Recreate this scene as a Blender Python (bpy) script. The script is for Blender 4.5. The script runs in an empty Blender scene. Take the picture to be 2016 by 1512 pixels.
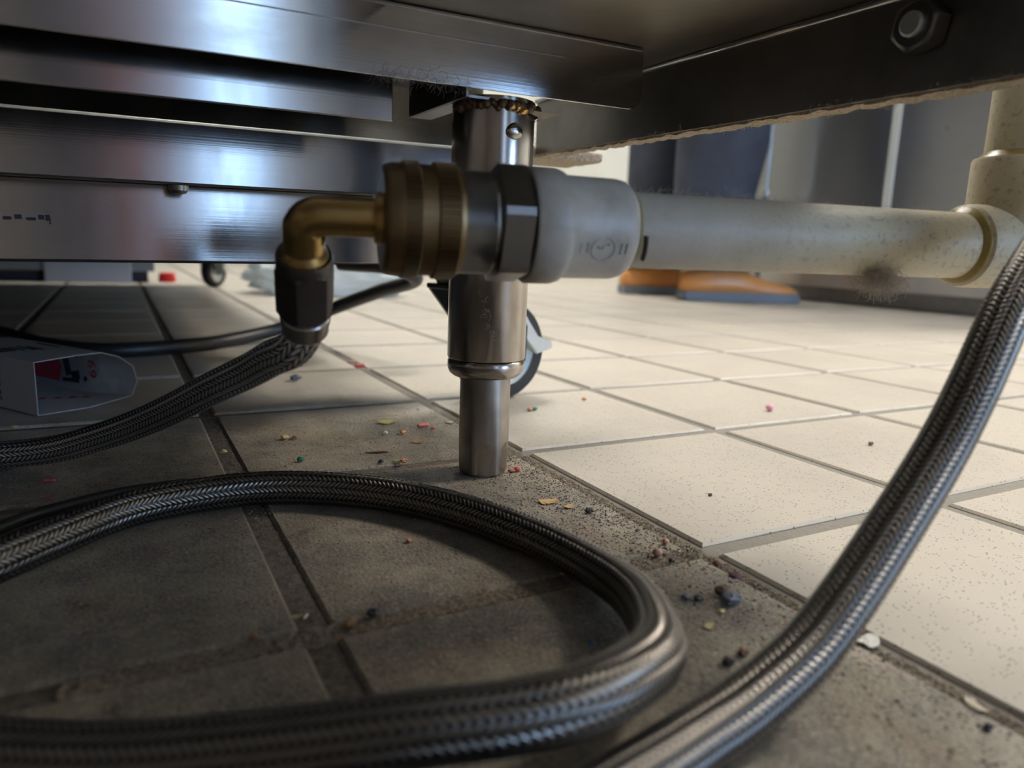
import bpy, bmesh, math, random
import numpy as np
from mathutils import Vector, Matrix, noise
PI = math.pi
random.seed(7)
C = bpy.context.scene.collection
V = Vector

# ------------------------------------------------------------------ camera, exposure
cam_d = bpy.data.cameras.new('camera'); cam = bpy.data.objects.new('camera', cam_d); C.objects.link(cam)
PITCH, ROLL, YAW, CH = -.1839, .0375, .4988, .761 * .158
cy, sy, cp, sp = math.cos(YAW), math.sin(YAW), math.cos(PITCH), math.sin(PITCH)
fwd = V((sy*cp, cy*cp, sp)); rt = V((cy, -sy, 0)); up0 = rt.cross(fwd)
right = math.cos(ROLL)*rt + math.sin(ROLL)*up0; up = -math.sin(ROLL)*rt + math.cos(ROLL)*up0
m = Matrix((right, up, -fwd)).transposed().to_4x4(); m.translation = V((0, 0, CH))
cam.matrix_world = m
cam_d.sensor_width = 36; cam_d.lens = 1430*36/2016; cam_d.clip_start = .01
cam_d.dof.use_dof = True; cam_d.dof.focus_distance = .37; cam_d.dof.aperture_fstop = 8.2
bpy.context.scene.camera = cam
vs = bpy.context.scene.view_settings
vs.view_transform = 'Standard'; vs.look = 'None'; vs.gamma = 1; vs.exposure = .5

# ------------------------------------------------------------------ node helpers
def mat(name):
    mt = bpy.data.materials.new(name); mt.use_nodes = True
    nt = mt.node_tree; b = nt.nodes['Principled BSDF']
    return mt, nt, b
def N(nt, t, **kw):
    n = nt.nodes.new(t)
    for k, v in kw.items():
        if k in n.inputs: n.inputs[k].default_value = v
        else: setattr(n, k, v)
    return n
def L(nt, a, b): nt.links.new(a, b)
def coords(nt, scale=(1, 1, 1), kind='Object'):
    tc = N(nt, 'ShaderNodeTexCoord'); mp = N(nt, 'ShaderNodeMapping'); mp.inputs['Scale'].default_value = scale
    L(nt, tc.outputs[kind], mp.inputs[0]); return mp.outputs[0]
def ntex(nt, co, scale, detail=4, rough=.55):
    n = N(nt, 'ShaderNodeTexNoise'); n.inputs['Scale'].default_value = scale; n.inputs['Detail'].default_value = detail
    n.inputs['Roughness'].default_value = rough; L(nt, co, n.inputs['Vector']); return n.outputs[0]
def ramp(nt, fac, stops, interp='LINEAR'):
    r = N(nt, 'ShaderNodeValToRGB'); r.color_ramp.interpolation = interp
    e = r.color_ramp.elements
    while len(e) < len(stops): e.new(.5)
    for q, (p, c) in zip(e, stops):
        q.position = p; q.color = (*(c if isinstance(c, tuple) else (c, c, c)), 1)
    L(nt, fac, r.inputs[0]); return r.outputs[0]
def mix(nt, f, a, b, mode='MIX'):
    x = N(nt, 'ShaderNodeMix', data_type='RGBA', blend_type=mode)
    for s, v in ((0, f), (6, a), (7, b)):
        if isinstance(v, (int, float)): x.inputs[s].default_value = v
        elif isinstance(v, tuple): x.inputs[s].default_value = (*v, 1)
        else: L(nt, v, x.inputs[s])
    return x.outputs[2]
def mth(nt, op, a, b=None, c=None, clamp=False):
    x = N(nt, 'ShaderNodeMath', operation=op); x.use_clamp = clamp
    for i, v in enumerate((a, b, c)):
        if v is None: continue
        if isinstance(v, (int, float)): x.inputs[i].default_value = v
        else: L(nt, v, x.inputs[i])
    return x.outputs[0]
def bump(nt, b, h, strength, dist):
    n = N(nt, 'ShaderNodeBump'); n.inputs['Strength'].default_value = strength; n.inputs['Distance'].default_value = dist
    L(nt, h, n.inputs['Height']); L(nt, n.outputs[0], b.inputs['Normal'])

def steel(name, col=(.55, .54, .53), rough=.24, brush=(4, 900, 900), bstr=.12, stain=.25, axis_stain=(8, 8, 8), metal=1.0, dirt=(.2, .17, .14)):
    mt, nt, b = mat(name)
    fine = ntex(nt, coords(nt, brush), 1.0, 3)
    big = ntex(nt, coords(nt, axis_stain), 3.0, 6, .65)
    c = mix(nt, mth(nt, 'MULTIPLY', ramp(nt, big, [(.38, 0.), (.72, 1.)]), stain), col, dirt)
    c = mix(nt, mth(nt, 'MULTIPLY', fine, .22), c, (.25, .24, .23))
    L(nt, c, b.inputs['Base Color']); b.inputs['Metallic'].default_value = metal
    r = mth(nt, 'MULTIPLY_ADD', big, .14, rough - .07); L(nt, r, b.inputs['Roughness'])
    bump(nt, b, fine, bstr, .0004)
    return mt
def plain(name, col, rough=.5, metal=0., nscale=0, namt=.3, bstr=0., col2=None, **kw):
    mt, nt, b = mat(name)
    b.inputs['Roughness'].default_value = rough; b.inputs['Metallic'].default_value = metal
    if nscale:
        nz = ntex(nt, coords(nt), nscale, 5, .6)
        c2 = col2 or tuple(v*.55 for v in col)
        L(nt, mix(nt, mth(nt, 'MULTIPLY', ramp(nt, nz, [(.35, 0.), (.7, 1.)]), namt), col, c2), b.inputs['Base Color'])
        if bstr: bump(nt, b, nz, bstr, .001)
    else: b.inputs['Base Color'].default_value = (*col, 1)
    for k, v in kw.items(): b.inputs[k.replace('_', ' ')].default_value = v
    return mt
def emis(name, col, s):
    mt, nt, b = mat(name); b.inputs['Base Color'].default_value = (*col, 1)
    b.inputs['Emission Color'].default_value = (*col, 1); b.inputs['Emission Strength'].default_value = s; return mt

# ------------------------------------------------------------------ lights of the room
world = bpy.data.worlds.new('world'); bpy.context.scene.world = world; world.use_nodes = True
bg = world.node_tree.nodes['Background']; bg.inputs[0].default_value = (.6, .75, 1, 1); bg.inputs[1].default_value = .05
M_LAMP = emis('ceiling_panel_light', (1.0, .925, .82), 50)
M_LAMP2 = emis('ceiling_panel_light_dim', (1.0, .95, .87), 27)
M_LAMP3 = emis('ceiling_panel_light_front', (1.0, .92, .84), 5.5)
M_DAY = emis('daylit_frosted_glass', (.42, .66, 1.0), 3)
M_DAY2 = emis('daylit_clear_glass', (.36, .60, 1.0), 13)

# ------------------------------------------------------------------ mesh helpers
def link(name, me, m=None, parent=None, mw=None):
    o = bpy.data.objects.new(name, me); C.objects.link(o)
    if m and not len(me.materials): me.materials.append(m)
    if parent is not None: o.parent = parent
    if mw is not None: o.matrix_local = mw
    return o
def tag(o, label=None, cat=None, group=None, kind=None):
    for k, v in (('label', label), ('category', cat), ('group', group), ('kind', kind)):
        if v: o[k] = v
    return o
def empty(name, loc=(0, 0, 0), rz=0, mw=None):
    o = bpy.data.objects.new(name, None); C.objects.link(o); o.empty_display_size = .02
    if mw is not None: o.matrix_world = mw
    else: o.location = loc; o.rotation_euler = (0, 0, rz)
    return o
def finish(bm, name, m, parent=None, mw=None, smooth=False, auto=None):
    bmesh.ops.recalc_face_normals(bm, faces=bm.faces)
    me = bpy.data.meshes.new(name)
    if auto is not None:
        for f in bm.faces: f.smooth = True
        for e in bm.edges:
            if len(e.link_faces) == 2 and e.calc_face_angle() > auto: e.smooth = False
    elif smooth:
        for f in bm.faces: f.smooth = True
    bm.to_mesh(me); bm.free()
    return link(name, me, m, parent, mw)
def box(bm, lo, hi, bev=0, seg=2):
    r = bmesh.ops.create_cube(bm, size=1)
    vs_ = r['verts']
    for v in vs_:
        v.co = V([(lo[i]+hi[i])/2 + v.co[i]*(hi[i]-lo[i]) for i in range(3)])
    if bev:
        es = set(e for v in vs_ for e in v.link_edges)
        bmesh.ops.bevel(bm, geom=list(es), offset=bev, segments=seg, affect='EDGES', profile=.5)
def lathe(bm, prof, seg=64, axis='Z', org=(0, 0, 0), rfun=None, cap=True):
    rings = []
    for i, (t, r) in enumerate(prof):
        ring = []
        for k in range(seg):
            a = 2*PI*k/seg; rr = r*(rfun(i, a) if rfun else 1)
            c, s = rr*math.cos(a), rr*math.sin(a)
            p = {'Z': (c, s, t), 'X': (t, c, s), 'Y': (c, t, s)}[axis]
            ring.append(bm.verts.new(V(p)+V(org)))
        rings.append(ring)
    for A, B in zip(rings, rings[1:]):
        for k in range(seg): bm.faces.new((A[k], A[(k+1) % seg], B[(k+1) % seg], B[k]))
    if cap:
        for rg in (rings[0], rings[-1]): bm.faces.new(rg)
def catmull(pts, step):
    P = [V(p) for p in pts]; P = [2*P[0]-P[1]] + P + [2*P[-1]-P[-2]]
    out = []
    for i in range(1, len(P)-2):
        a, b, c, d = P[i-1:i+3]
        def kn(u, w): return max((w-u).length, 1e-6)**.5
        t0 = 0; t1 = t0+kn(a, b); t2 = t1+kn(b, c); t3 = t2+kn(c, d)
        n = 24
        for k in range(n):
            t = t1+(t2-t1)*k/n
            A1 = a*((t1-t)/(t1-t0))+b*((t-t0)/(t1-t0)); A2 = b*((t2-t)/(t2-t1))+c*((t-t1)/(t2-t1)); A3 = c*((t3-t)/(t3-t2))+d*((t-t2)/(t3-t2))
            B1 = A1*((t2-t)/(t2-t0))+A2*((t-t0)/(t2-t0)); B2 = A2*((t3-t)/(t3-t1))+A3*((t-t1)/(t3-t1))
            out.append(B1*((t2-t)/(t2-t1))+B2*((t-t1)/(t2-t1)))
    out.append(P[-2])
    A = np.array([tuple(p) for p in out]); s = np.r_[0, np.cumsum(np.linalg.norm(np.diff(A, axis=0), axis=1))]
    n = max(2, int(s[-1]/step)+1); q = np.linspace(0, s[-1], n)
    R = np.stack([np.interp(q, s, A[:, i]) for i in range(3)], 1)
    for _ in range(int(max(2, .004/step))):          # even out the polyline
        R[1:-1] = (R[:-2]+2*R[1:-1]+R[2:])/4
    return R, q
def tube_mesh(name, pts, r, step, seg, hfun=None, m=None, parent=None, rend=None):
    P, q = catmull(pts, step); n = len(P)
    T = np.gradient(P, axis=0); T /= np.linalg.norm(T, axis=1)[:, None]
    Nn = np.zeros_like(P); u = np.cross(T[0], [0, 0, 1]); u /= np.linalg.norm(u)
    for i in range(n):
        u = u - T[i]*(u@T[i]); u /= np.linalg.norm(u); Nn[i] = u
    B = np.cross(T, Nn)
    th = np.arange(seg)*2*PI/seg
    rad = np.full((n, seg), r)
    h = np.ones((n, seg))
    if hfun:
        h = hfun(q[:, None]+0*th[None, :], th[None, :]/(2*PI)+0*q[:, None]); rad = rad + (h-1)*.0007
    co = P[:, None, :] + rad[..., None]*(np.cos(th)[None, :, None]*Nn[:, None, :]+np.sin(th)[None, :, None]*B[:, None, :])
    me = bpy.data.meshes.new(name); nv = n*seg
    me.vertices.add(nv); me.vertices.foreach_set('co', co.reshape(-1).astype(np.float32))
    i = np.arange(n-1)[:, None]*seg; k = np.arange(seg)[None, :]; k2 = (k+1) % seg
    F = np.stack([i+k, i+k2, i+seg+k2, i+seg+k], -1).reshape(-1, 4)
    nf = len(F); me.loops.add(nf*4); me.loops.foreach_set('vertex_index', F.reshape(-1).astype(np.int32))
    me.polygons.add(nf); me.polygons.foreach_set('loop_start', (np.arange(nf)*4).astype(np.int32))
    me.polygons.foreach_set('use_smooth', np.ones(nf, bool))
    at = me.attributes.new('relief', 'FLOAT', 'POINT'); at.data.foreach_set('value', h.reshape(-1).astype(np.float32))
    me.update(); me.validate()
    return link(name, me, m, parent)
def braid(pitch=.0027, cols=16):
    def f(u, v):
        c = v*cols; ci = np.floor(c); fr = c-ci
        tri = np.where(ci % 2 == 0, fr, 1-fr)                  # strands slant the other way in every second column
        st = np.abs(np.sin(PI*(u/pitch*1.0 + tri*1.35)))
        strand = st**.55
        arch = 1-.55*np.abs(2*fr-1)**3                          # each bundle dives under at the column edge
        return strand*arch
    return f

# ------------------------------------------------------------------ materials
def steel_scratched(name, **kw): return steel(name, **kw)
M_BEAM = steel('brushed_stainless', col=(.56, .55, .54), rough=.16, brush=(3, 60, 1400), bstr=.05, stain=.35, axis_stain=(6, 6, 14))
M_PANEL = steel('brushed_stainless_panel', col=(.52, .52, .53), rough=.15, brush=(3, 60, 1400), bstr=.05, stain=.2, axis_stain=(14, 6, 3))
M_DARK = steel('dark_smoky_stainless', col=(.30, .29, .28), rough=.34, brush=(60, 3, 900), bstr=.06, stain=.4, dirt=(.09, .08, .07))
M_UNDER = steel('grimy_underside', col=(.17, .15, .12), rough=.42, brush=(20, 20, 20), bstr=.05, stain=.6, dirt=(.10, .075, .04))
M_LEG = steel('turned_leg_steel', col=(.50, .47, .44), rough=.22, brush=(300, 300, 3), bstr=.06, stain=.45, axis_stain=(18, 18, 12), dirt=(.22, .16, .12))
M_LEGLOW = steel('worn_leg_steel', col=(.40, .37, .33), rough=.36, brush=(400, 400, 8), bstr=.08, stain=.5, axis_stain=(30, 30, 20))
M_WELD = plain('burnt_weld', (.06, .04, .03), .5, .6, 400, .8, .6, col2=(.22, .13, .07))
M_GOLD = plain('heat_tinted_weld', (.75, .42, .12), .3, 1., 900, .6, .5, col2=(.4, .5, .25))
M_BRASS = plain('aged_brass', (.42, .29, .11), .32, 1., 60, .5, .08, col2=(.20, .13, .06))
M_BRASSD = plain('tarnished_brass', (.20, .135, .065), .42, 1., 90, .6, .15, col2=(.15, .10, .06))
M_NUT = plain('dark_crimped_steel', (.10, .085, .075), .45, .85, 80, .4, .05)
M_FERR = plain('ferrule_steel', (.30, .28, .27), .28, 1., 80, .4, .05)
M_HEX = plain('grey_threaded_fitting', (.24, .235, .23), .30, 1., 50, .4, .05)
M_GLUE = plain('yellowed_glue', (.30, .22, .06), .35, 0, 200, .6, .2)
M_RUB = plain('black_rubber', (.012, .013, .014), .5, 0, 40, .3)
M_CABLE = plain('black_cable_jacket', (.02, .021, .023), .42)
M_ZINC = plain('pale_zinc', (.62, .66, .66), .35, .7, 60, .3)
M_ZINCD = plain('dark_zinc', (.06, .075, .08), .4, .6, 60, .3)
M_LINT = plain('grey_lint', (.42, .36, .28), .95)
M_LINTD = plain('dark_lint', (.16, .14, .12), .95)
M_DUST = plain('dust_crust', (.47, .39, .29), .95, 0, 500, .8, .8, col2=(.16, .12, .08))
M_BLACK = plain('black_print', (.02, .02, .03), .6)
M_RED = plain('red_print', (.55, .02, .04), .6)
M_SEAM = plain('seam_grime', (.06, .05, .045), .6)

def pvc():
    mt, nt, b = mat('grimy_pvc')
    co = coords(nt)
    big = ntex(nt, co, 28, 5, .6); sp = ntex(nt, co, 420, 3, .6)
    c = mix(nt, ramp(nt, big, [(.3, 0.), (.75, 1.)]), (.52, .48, .40), (.36, .315, .25))
    sx = N(nt, 'ShaderNodeSeparateXYZ'); L(nt, co, sx.inputs[0])
    zone = ramp(nt, sx.outputs[0], [(.02, 0.), (.10, 1.)])   # grime and yellowing thicken towards the tee
    yel = mix(nt, mth(nt, 'MULTIPLY', zone, .55), c, (.60, .52, .30))
    spec = mth(nt, 'MULTIPLY', ramp(nt, sp, [(.55, 0.), (.66, 1.)]), mth(nt, 'MULTIPLY_ADD', zone, .38, .03))
    L(nt, mix(nt, spec, yel, (.16, .13, .10)), b.inputs['Base Color'])
    b.inputs['Roughness'].default_value = .5
    bump(nt, b, sp, .25, .0006); return mt
M_PVC = pvc()
def pvc_white():
    mt, nt, b = mat('smeared_white_pvc')
    co = coords(nt); big = ntex(nt, co, 60, 5, .6)
    L(nt, mix(nt, ramp(nt, big, [(.42, 0.), (.70, 1.)]), (.42, .385, .33), (.29, .26, .21)), b.inputs['Base Color'])
    b.inputs['Roughness'].default_value = .42; return mt
M_PVCW = pvc_white()
def braid_mat(name, base, dark, rough):
    mt, nt, b = mat(name)
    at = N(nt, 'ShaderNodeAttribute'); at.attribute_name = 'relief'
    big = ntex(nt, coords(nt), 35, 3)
    c = mix(nt, ramp(nt, at.outputs['Fac'], [(.45, 0.), (.85, 1.)]), dark, base)  # grooves darkened by relief: grime plus painted shade between the strands
    c = mix(nt, mth(nt, 'MULTIPLY', big, .35), c, tuple(v*.5 for v in base))
    L(nt, c, b.inputs['Base Color']); b.inputs['Metallic'].default_value = .95; b.inputs['Roughness'].default_value = rough
    return mt
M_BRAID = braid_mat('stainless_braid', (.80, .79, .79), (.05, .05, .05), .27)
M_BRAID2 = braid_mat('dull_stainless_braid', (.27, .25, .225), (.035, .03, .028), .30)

def tile_mat():
    mt, nt, b = mat('speckled_quarry_tile')
    co = coords(nt); sx = N(nt, 'ShaderNodeSeparateXYZ'); L(nt, co, sx.inputs[0])
    X, Y = sx.outputs[0], sx.outputs[1]
    base = mix(nt, ntex(nt, co, 14, 6, .6), (.56, .51, .43), (.46, .42, .355))
    base = mix(nt, mth(nt, 'MULTIPLY', ramp(nt, ntex(nt, co, 5, 3), [(.45, 0.), (.6, 1.)]), .25), base, (.33, .31, .27))
    # short dark flecks fired into the tile
    cs = coords(nt, (1, 2.2, 1)); vo = N(nt, 'ShaderNodeTexVoronoi', voronoi_dimensions='2D'); vo.inputs['Scale'].default_value = 260; L(nt, cs, vo.inputs['Vector'])
    fl = ramp(nt, vo.outputs['Distance'], [(.10, 1.), (.17, 0.)])
    sel = ramp(nt, ntex(nt, co, 150, 2), [(.50, 0.), (.56, 1.)])
    fl = mth(nt, 'MULTIPLY', fl, sel)
    base = mix(nt, mth(nt, 'MULTIPLY', fl, .8), base, (.12, .10, .09))
    # grime that was never mopped from under the equipment, ragged edge
    nz = ntex(nt, co, 22, 6, .65)
    xx = mth(nt, 'MULTIPLY_ADD', nz, .09, X); yy = mth(nt, 'MULTIPLY_ADD', nz, .24, Y)
    gx = N(nt, 'ShaderNodeMapRange'); gx.inputs[1].default_value = .285; gx.inputs[2].default_value = .225; L(nt, xx, gx.inputs[0])
    gy = N(nt, 'ShaderNodeMapRange'); gy.inputs[1].default_value = .72; gy.inputs[2].default_value = .56; L(nt, yy, gy.inputs[0])
    hard = N(nt, 'ShaderNodeMapRange'); hard.inputs[1].default_value = .209; hard.inputs[2].default_value = .200; L(nt, X, hard.inputs[0])
    g = mth(nt, 'MULTIPLY', mth(nt, 'MULTIPLY', gx.outputs[0], gy.outputs[0]), mth(nt, 'MULTIPLY_ADD', hard.outputs[0], .88, .12))
    d1 = ntex(nt, co, 45, 8, .7); d2 = ntex(nt, co, 700, 3, .6); d3 = ntex(nt, co, 16, 5, .7)
    dirt = mix(nt, ramp(nt, d3, [(.40, 0.), (.60, 1.)]), (.225, .185, .13), (.12, .104, .085))
    dirt = mix(nt, mth(nt, 'MULTIPLY', ramp(nt, d1, [(.50, 0.), (.60, 1.)]), .75), dirt, (.27, .23, .17))
    dirt = mix(nt, mth(nt, 'MULTIPLY', ramp(nt, d1, [(.34, 1.), (.44, 0.)]), .85), dirt, (.045, .032, .025))
    d4 = ntex(nt, coords(nt, (1.6, 1, 1)), 26, 7, .75)
    dirt = mix(nt, mth(nt, 'MULTIPLY', ramp(nt, d4, [(.56, 0.), (.66, 1.)]), .6), dirt, (.13, .06, .035))
    dirt = mix(nt, mth(nt, 'MULTIPLY', ramp(nt, d2, [(.57, 0.), (.66, 1.)]), .7), dirt, (.38, .33, .26))
    dirt = mix(nt, mth(nt, 'MULTIPLY', ramp(nt, d2, [(.34, 1.), (.42, 0.)]), .75), dirt, (.04, .032, .028))
    L(nt, mix(nt, mth(nt, 'MULTIPLY', g, .93), base, dirt), b.inputs['Base Color'])
    L(nt, mth(nt, 'MULTIPLY_ADD', g, .15, .46), b.inputs['Roughness'])
    hh = mth(nt, 'MULTIPLY', mth(nt, 'ADD', d1, mth(nt, 'MULTIPLY', d2, .5)), g)
    hh = mth(nt, 'SUBTRACT', hh, mth(nt, 'MULTIPLY', fl, .35))
    bump(nt, b, hh, .7, .0022)
    return mt
M_TILE = tile_mat()
def grout_mat():
    mt, nt, b = mat('dirty_grout')
    co = coords(nt); sx = N(nt, 'ShaderNodeSeparateXYZ'); L(nt, co, sx.inputs[0])
    g = N(nt, 'ShaderNodeMapRange'); g.inputs[1].default_value = .215; g.inputs[2].default_value = .195; L(nt, sx.outputs[0], g.inputs[0])
    nz = ntex(nt, co, 350, 5, .7)
    clean = mix(nt, nz, (.31, .29, .25), (.20, .185, .16))
    dirty = mix(nt, ramp(nt, nz, [(.35, 0.), (.7, 1.)]), (.065, .052, .042), (.20, .165, .125))
    L(nt, mix(nt, g.outputs[0], clean, dirty), b.inputs['Base Color']); b.inputs['Roughness'].default_value = .85
    bump(nt, b, nz, .7, .0015); return mt
M_GROUT = grout_mat()

# ------------------------------------------------------------------ setting: floor, walls, ceiling, windows
T, X0, Y0 = .158, .2073, .2106
RX0, RX1, RY0, RY1, RZ = -2.7, 4.3, -2.6, 4.2, 2.65
def build_floor():
    bm = bmesh.new(); rnd = random.Random(3)
    lo_i, hi_i = int((RX0-X0)/T)-1, int((RX1-X0)/T)+1
    lo_j, hi_j = int((RY0-Y0)/T)-1, int((RY1-Y0)/T)+1
    g = .0049
    for i in range(lo_i, hi_i+1):
        for j in range(lo_j, hi_j+1):
            x0, x1 = X0+i*T+g, X0+(i+1)*T-g; y0, y1 = Y0+j*T+g, Y0+(j+1)*T-g
            x0, x1, y0, y1 = max(x0, RX0), min(x1, RX1), max(y0, RY0), min(y1, RY1)
            if x1-x0 < .01 or y1-y0 < .01: continue
            dz = rnd.uniform(-.0002, .0002); b = .0012
            lv = [(x0, y0, -.0026), (x1, y0, -.0026), (x1, y1, -.0026), (x0, y1, -.0026)]
            mv = [(x0, y0, -b+dz), (x1, y0, -b+dz), (x1, y1, -b+dz), (x0, y1, -b+dz)]
            tv = [(x0+b, y0+b, dz), (x1-b, y0+b, dz), (x1-b, y1-b, dz), (x0+b, y1-b, dz)]
            R_ = [[bm.verts.new(p) for p in q] for q in (lv, mv, tv)]
            for A, B in zip(R_, R_[1:]):
                for k in range(4): bm.faces.new((A[k], A[(k+1) % 4], B[(k+1) % 4], B[k]))
            bm.faces.new(R_[2])
    n1 = len(bm.faces)
    vv = [bm.verts.new(p) for p in ((RX0, RY0, -.0016), (RX1, RY0, -.0016), (RX1, RY1, -.0016), (RX0, RY1, -.0016))]
    f = bm.faces.new(vv); f.material_index = 1
    me = bpy.data.meshes.new('floor'); bm.to_mesh(me); bm.free()
    me.materials.append(M_TILE); me.materials.append(M_GROUT)
    return tag(link('floor', me), kind='structure')
build_floor()
M_WALL = plain('white_wall_panel', (.62, .64, .61), .45, 0, 3, .15)
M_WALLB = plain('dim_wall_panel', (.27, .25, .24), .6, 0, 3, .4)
M_CEIL = plain('ceiling_tile', (.6, .6, .58), .8, 0, 3, .2)
def wall(name, lo, hi, m):
    bm = bmesh.new(); box(bm, lo, hi); return tag(finish(bm, name, m), kind='structure')
wall('wall_back', (RX0, RY1, 0), (RX1, RY1+.1, RZ), M_WALL)
wall('wall_right', (RX1, RY0-.1, 0), (RX1+.1, RY1+.1, RZ), M_WALL)
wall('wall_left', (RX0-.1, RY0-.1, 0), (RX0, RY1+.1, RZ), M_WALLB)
wall('ceiling', (RX0, RY0, RZ), (RX1, RY1, RZ+.1), M_CEIL)
# front wall (behind the camera) with a tall narrow daylit window
WX0, WX1, WZ0, WZ1 = .34, .61, .0, 2.1
bm = bmesh.new()
box(bm, (RX0, RY0-.1, 0), (WX0, RY0, RZ)); box(bm, (WX1, RY0-.1, 0), (1.6, RY0, RZ)); box(bm, (2.4, RY0-.1, 0), (RX1, RY0, RZ)); box(bm, (1.6, RY0-.1, 1.2), (2.4, RY0, RZ)); box(bm, (WX0, RY0-.1, WZ1), (WX1, RY0, RZ))
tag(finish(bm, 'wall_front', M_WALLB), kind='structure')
wn = tag(empty('window_1', ((WX0+WX1)/2, RY0, 0)), kind='structure')
bm = bmesh.new(); w2 = (WX1-WX0)/2
for lo, hi in (((-w2, -.05, WZ0), (-w2+.025, .0, WZ1)), ((w2-.025, -.05, WZ0), (w2, .0, WZ1)), ((-w2, -.05, 0), (w2, 0, WZ0+.02)), ((-w2, -.05, WZ1-.03), (w2, 0, WZ1))): box(bm, lo, hi)
finish(bm, 'window_frame', M_DARK, wn)
bm = bmesh.new(); box(bm, (-w2+.02, -.04, WZ0+.01), (w2-.02, -.03, WZ1-.02)); finish(bm, 'window_pane', M_DAY, wn)
wn2 = tag(empty('window_2', (2.0, RY0, 0)), kind='structure')
bm = bmesh.new()
for lo, hi in (((-.40, -.05, 0), (-.37, 0, 1.2)), ((.37, -.05, 0), (.40, 0, 1.2)), ((-.40, -.05, 1.17), (.40, 0, 1.2)), ((-.40, -.05, 0), (.40, 0, .02))): box(bm, lo, hi)
finish(bm, 'window_frame', M_DARK, wn2)
bm = bmesh.new(); box(bm, (-.37, -.04, .02), (.37, -.03, 1.17)); finish(bm, 'window_pane', M_DAY2, wn2)
wall('added_red_panel_1', (.03, RY0, 0), (.325, RY0+.02, 2.1), plain('red_brown_panel', (.24, .10, .075), .5, 0, 6, .3))  # unseen panel added to give the steel a red-brown reflection
wall('added_dark_panel_1', (-.26, RY0, 0), (.0, RY0+.05, 2.3), plain('dark_panel_paint', (.025, .028, .035), .6))  # unseen dark panels added to break up the steel reflections
wall('added_dark_panel_2', (.90, RY0, 0), (1.15, RY0+.05, 2.3), bpy.data.materials['dark_panel_paint'])
# ceiling lights
def ceiling_light(x, y, sx_, sy_, m, label):
    t = tag(empty('ceiling_light', (x, y, RZ)), label, 'light', 'ceiling light panels')
    bm = bmesh.new(); box(bm, (-sx_/2, -sy_/2, -.03), (sx_/2, sy_/2, -.012)); finish(bm, 'diffuser', m, t)
    bm = bmesh.new()
    a, b = sx_/2, sy_/2
    for lo, hi in (((-a-.02, -b-.02, -.035), (-a, b+.02, 0)), ((a, -b-.02, -.035), (a+.02, b+.02, 0)), ((-a, -b-.02, -.035), (a, -b, 0)), ((-a, b, -.035), (a, b+.02, 0))): box(bm, lo, hi)
    finish(bm, 'frame', M_CEIL, t)
ceiling_light(3.3, .05, .9, .9, M_LAMP, 'square warm ceiling light panel right of the equipment')
ceiling_light(1.1, 2.2, 1.2, .6, M_LAMP2, 'wide ceiling light panel above the person')
ceiling_light(.2, -1.35, 1.2, .6, M_LAMP3, 'wide ceiling light panel behind the camera')

# ------------------------------------------------------------------ equipment frame: the stainless units stand slightly out of level with the floor
EX = V((.9999, .0018, .013)).normalized(); EY = V((-.0019, .9999, .0105)); EY = (EY-EX*EY.dot(EX)).normalized(); EZ = EX.cross(EY)
EM = Matrix((EX, EY, EZ)).transposed().to_4x4()

# --- the counter unit whose underside we look at
unit = tag(empty('kitchen_counter', mw=EM), 'stainless kitchen counter unit on a round adjustable leg, seen from beneath', 'counter')
def bent_plate(name, x0, x1, y, z0, z1, rad, m, th=.0016, parent=unit):
    bm = bmesh.new(); pts = [(x0, z0), (x1-rad, z0)]
    for k in range(1, 7): a = -PI/2+PI/2*k/6; pts.append((x1-rad+rad*math.cos(a), z0+rad+rad*math.sin(a)))
    pts += [(x1, z1-rad*.3), (x1-rad*.3, z1), (x0, z1)]
    A = [bm.verts.new((p[0], y, p[1])) for p in pts]; B = [bm.verts.new((p[0], y+th, p[1])) for p in pts]
    bm.faces.new(A); bm.faces.new(list(reversed(B)))
    for k in range(len(pts)): j = (k+1) % len(pts); bm.faces.new((A[k], B[k], B[j], A[j]))
    bmesh.ops.bevel(bm, geom=[e for e in bm.edges if abs(e.verts[0].co.y-y) < 1e-6 and abs(e.verts[1].co.y-y) < 1e-6], offset=.0005, segments=2, affect='EDGES')
    return finish(bm, name, m, parent, auto=.3)
bent_plate('front_beam', -1.1, .2475, .3215, .1868, .2166, .007, M_BEAM, .0018)
bm = bmesh.new(); box(bm, (-1.1, .3210, .2062), (.2, .3216, .2066)); box(bm, (-1.1, .3205, .2150), (.246, .3216, .2166), .0004)
finish(bm, 'seam_groove', M_DARK, unit)
# side beam: channel, with a lower flange turned outwards and a fillet along the top
bm = bmesh.new(); box(bm, (.275, .05, .1790), (.2765, .478, .2168), .0004); box(bm, (.2765, .05, .1790), (.2865, .478, .1803), .0004)
finish(bm, 'side_beam', M_DARK, unit, auto=.3)
bm = bmesh.new(); lathe(bm, [(.05, .0016), (.478, .0016)], 12, 'Y', (.2745, 0, .2156)); finish(bm, 'weld_fillet', M_BEAM, unit, smooth=True)
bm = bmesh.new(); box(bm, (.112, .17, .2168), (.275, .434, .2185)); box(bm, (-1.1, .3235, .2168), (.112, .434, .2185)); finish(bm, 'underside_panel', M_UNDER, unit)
bm = bmesh.new(); box(bm, (.112, .17, .2186), (.29, .434, .86), .004); box(bm, (-1.1, .3235, .2186), (.110, .434, .86), .003); finish(bm, 'body', M_PANEL, unit)
bm = bmesh.new(); box(bm, (-1.1, -.42, .58), (.29, .1695, .8600), .004); finish(bm, 'shade_overhang', M_PANEL, unit)  # unseen overhang added to shade the foreground floor
bm = bmesh.new(); box(bm, (-1.1, .3480, .1722), (.122, .3495, .2167), .0005); finish(bm, 'rear_panel', M_PANEL, unit)
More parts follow.
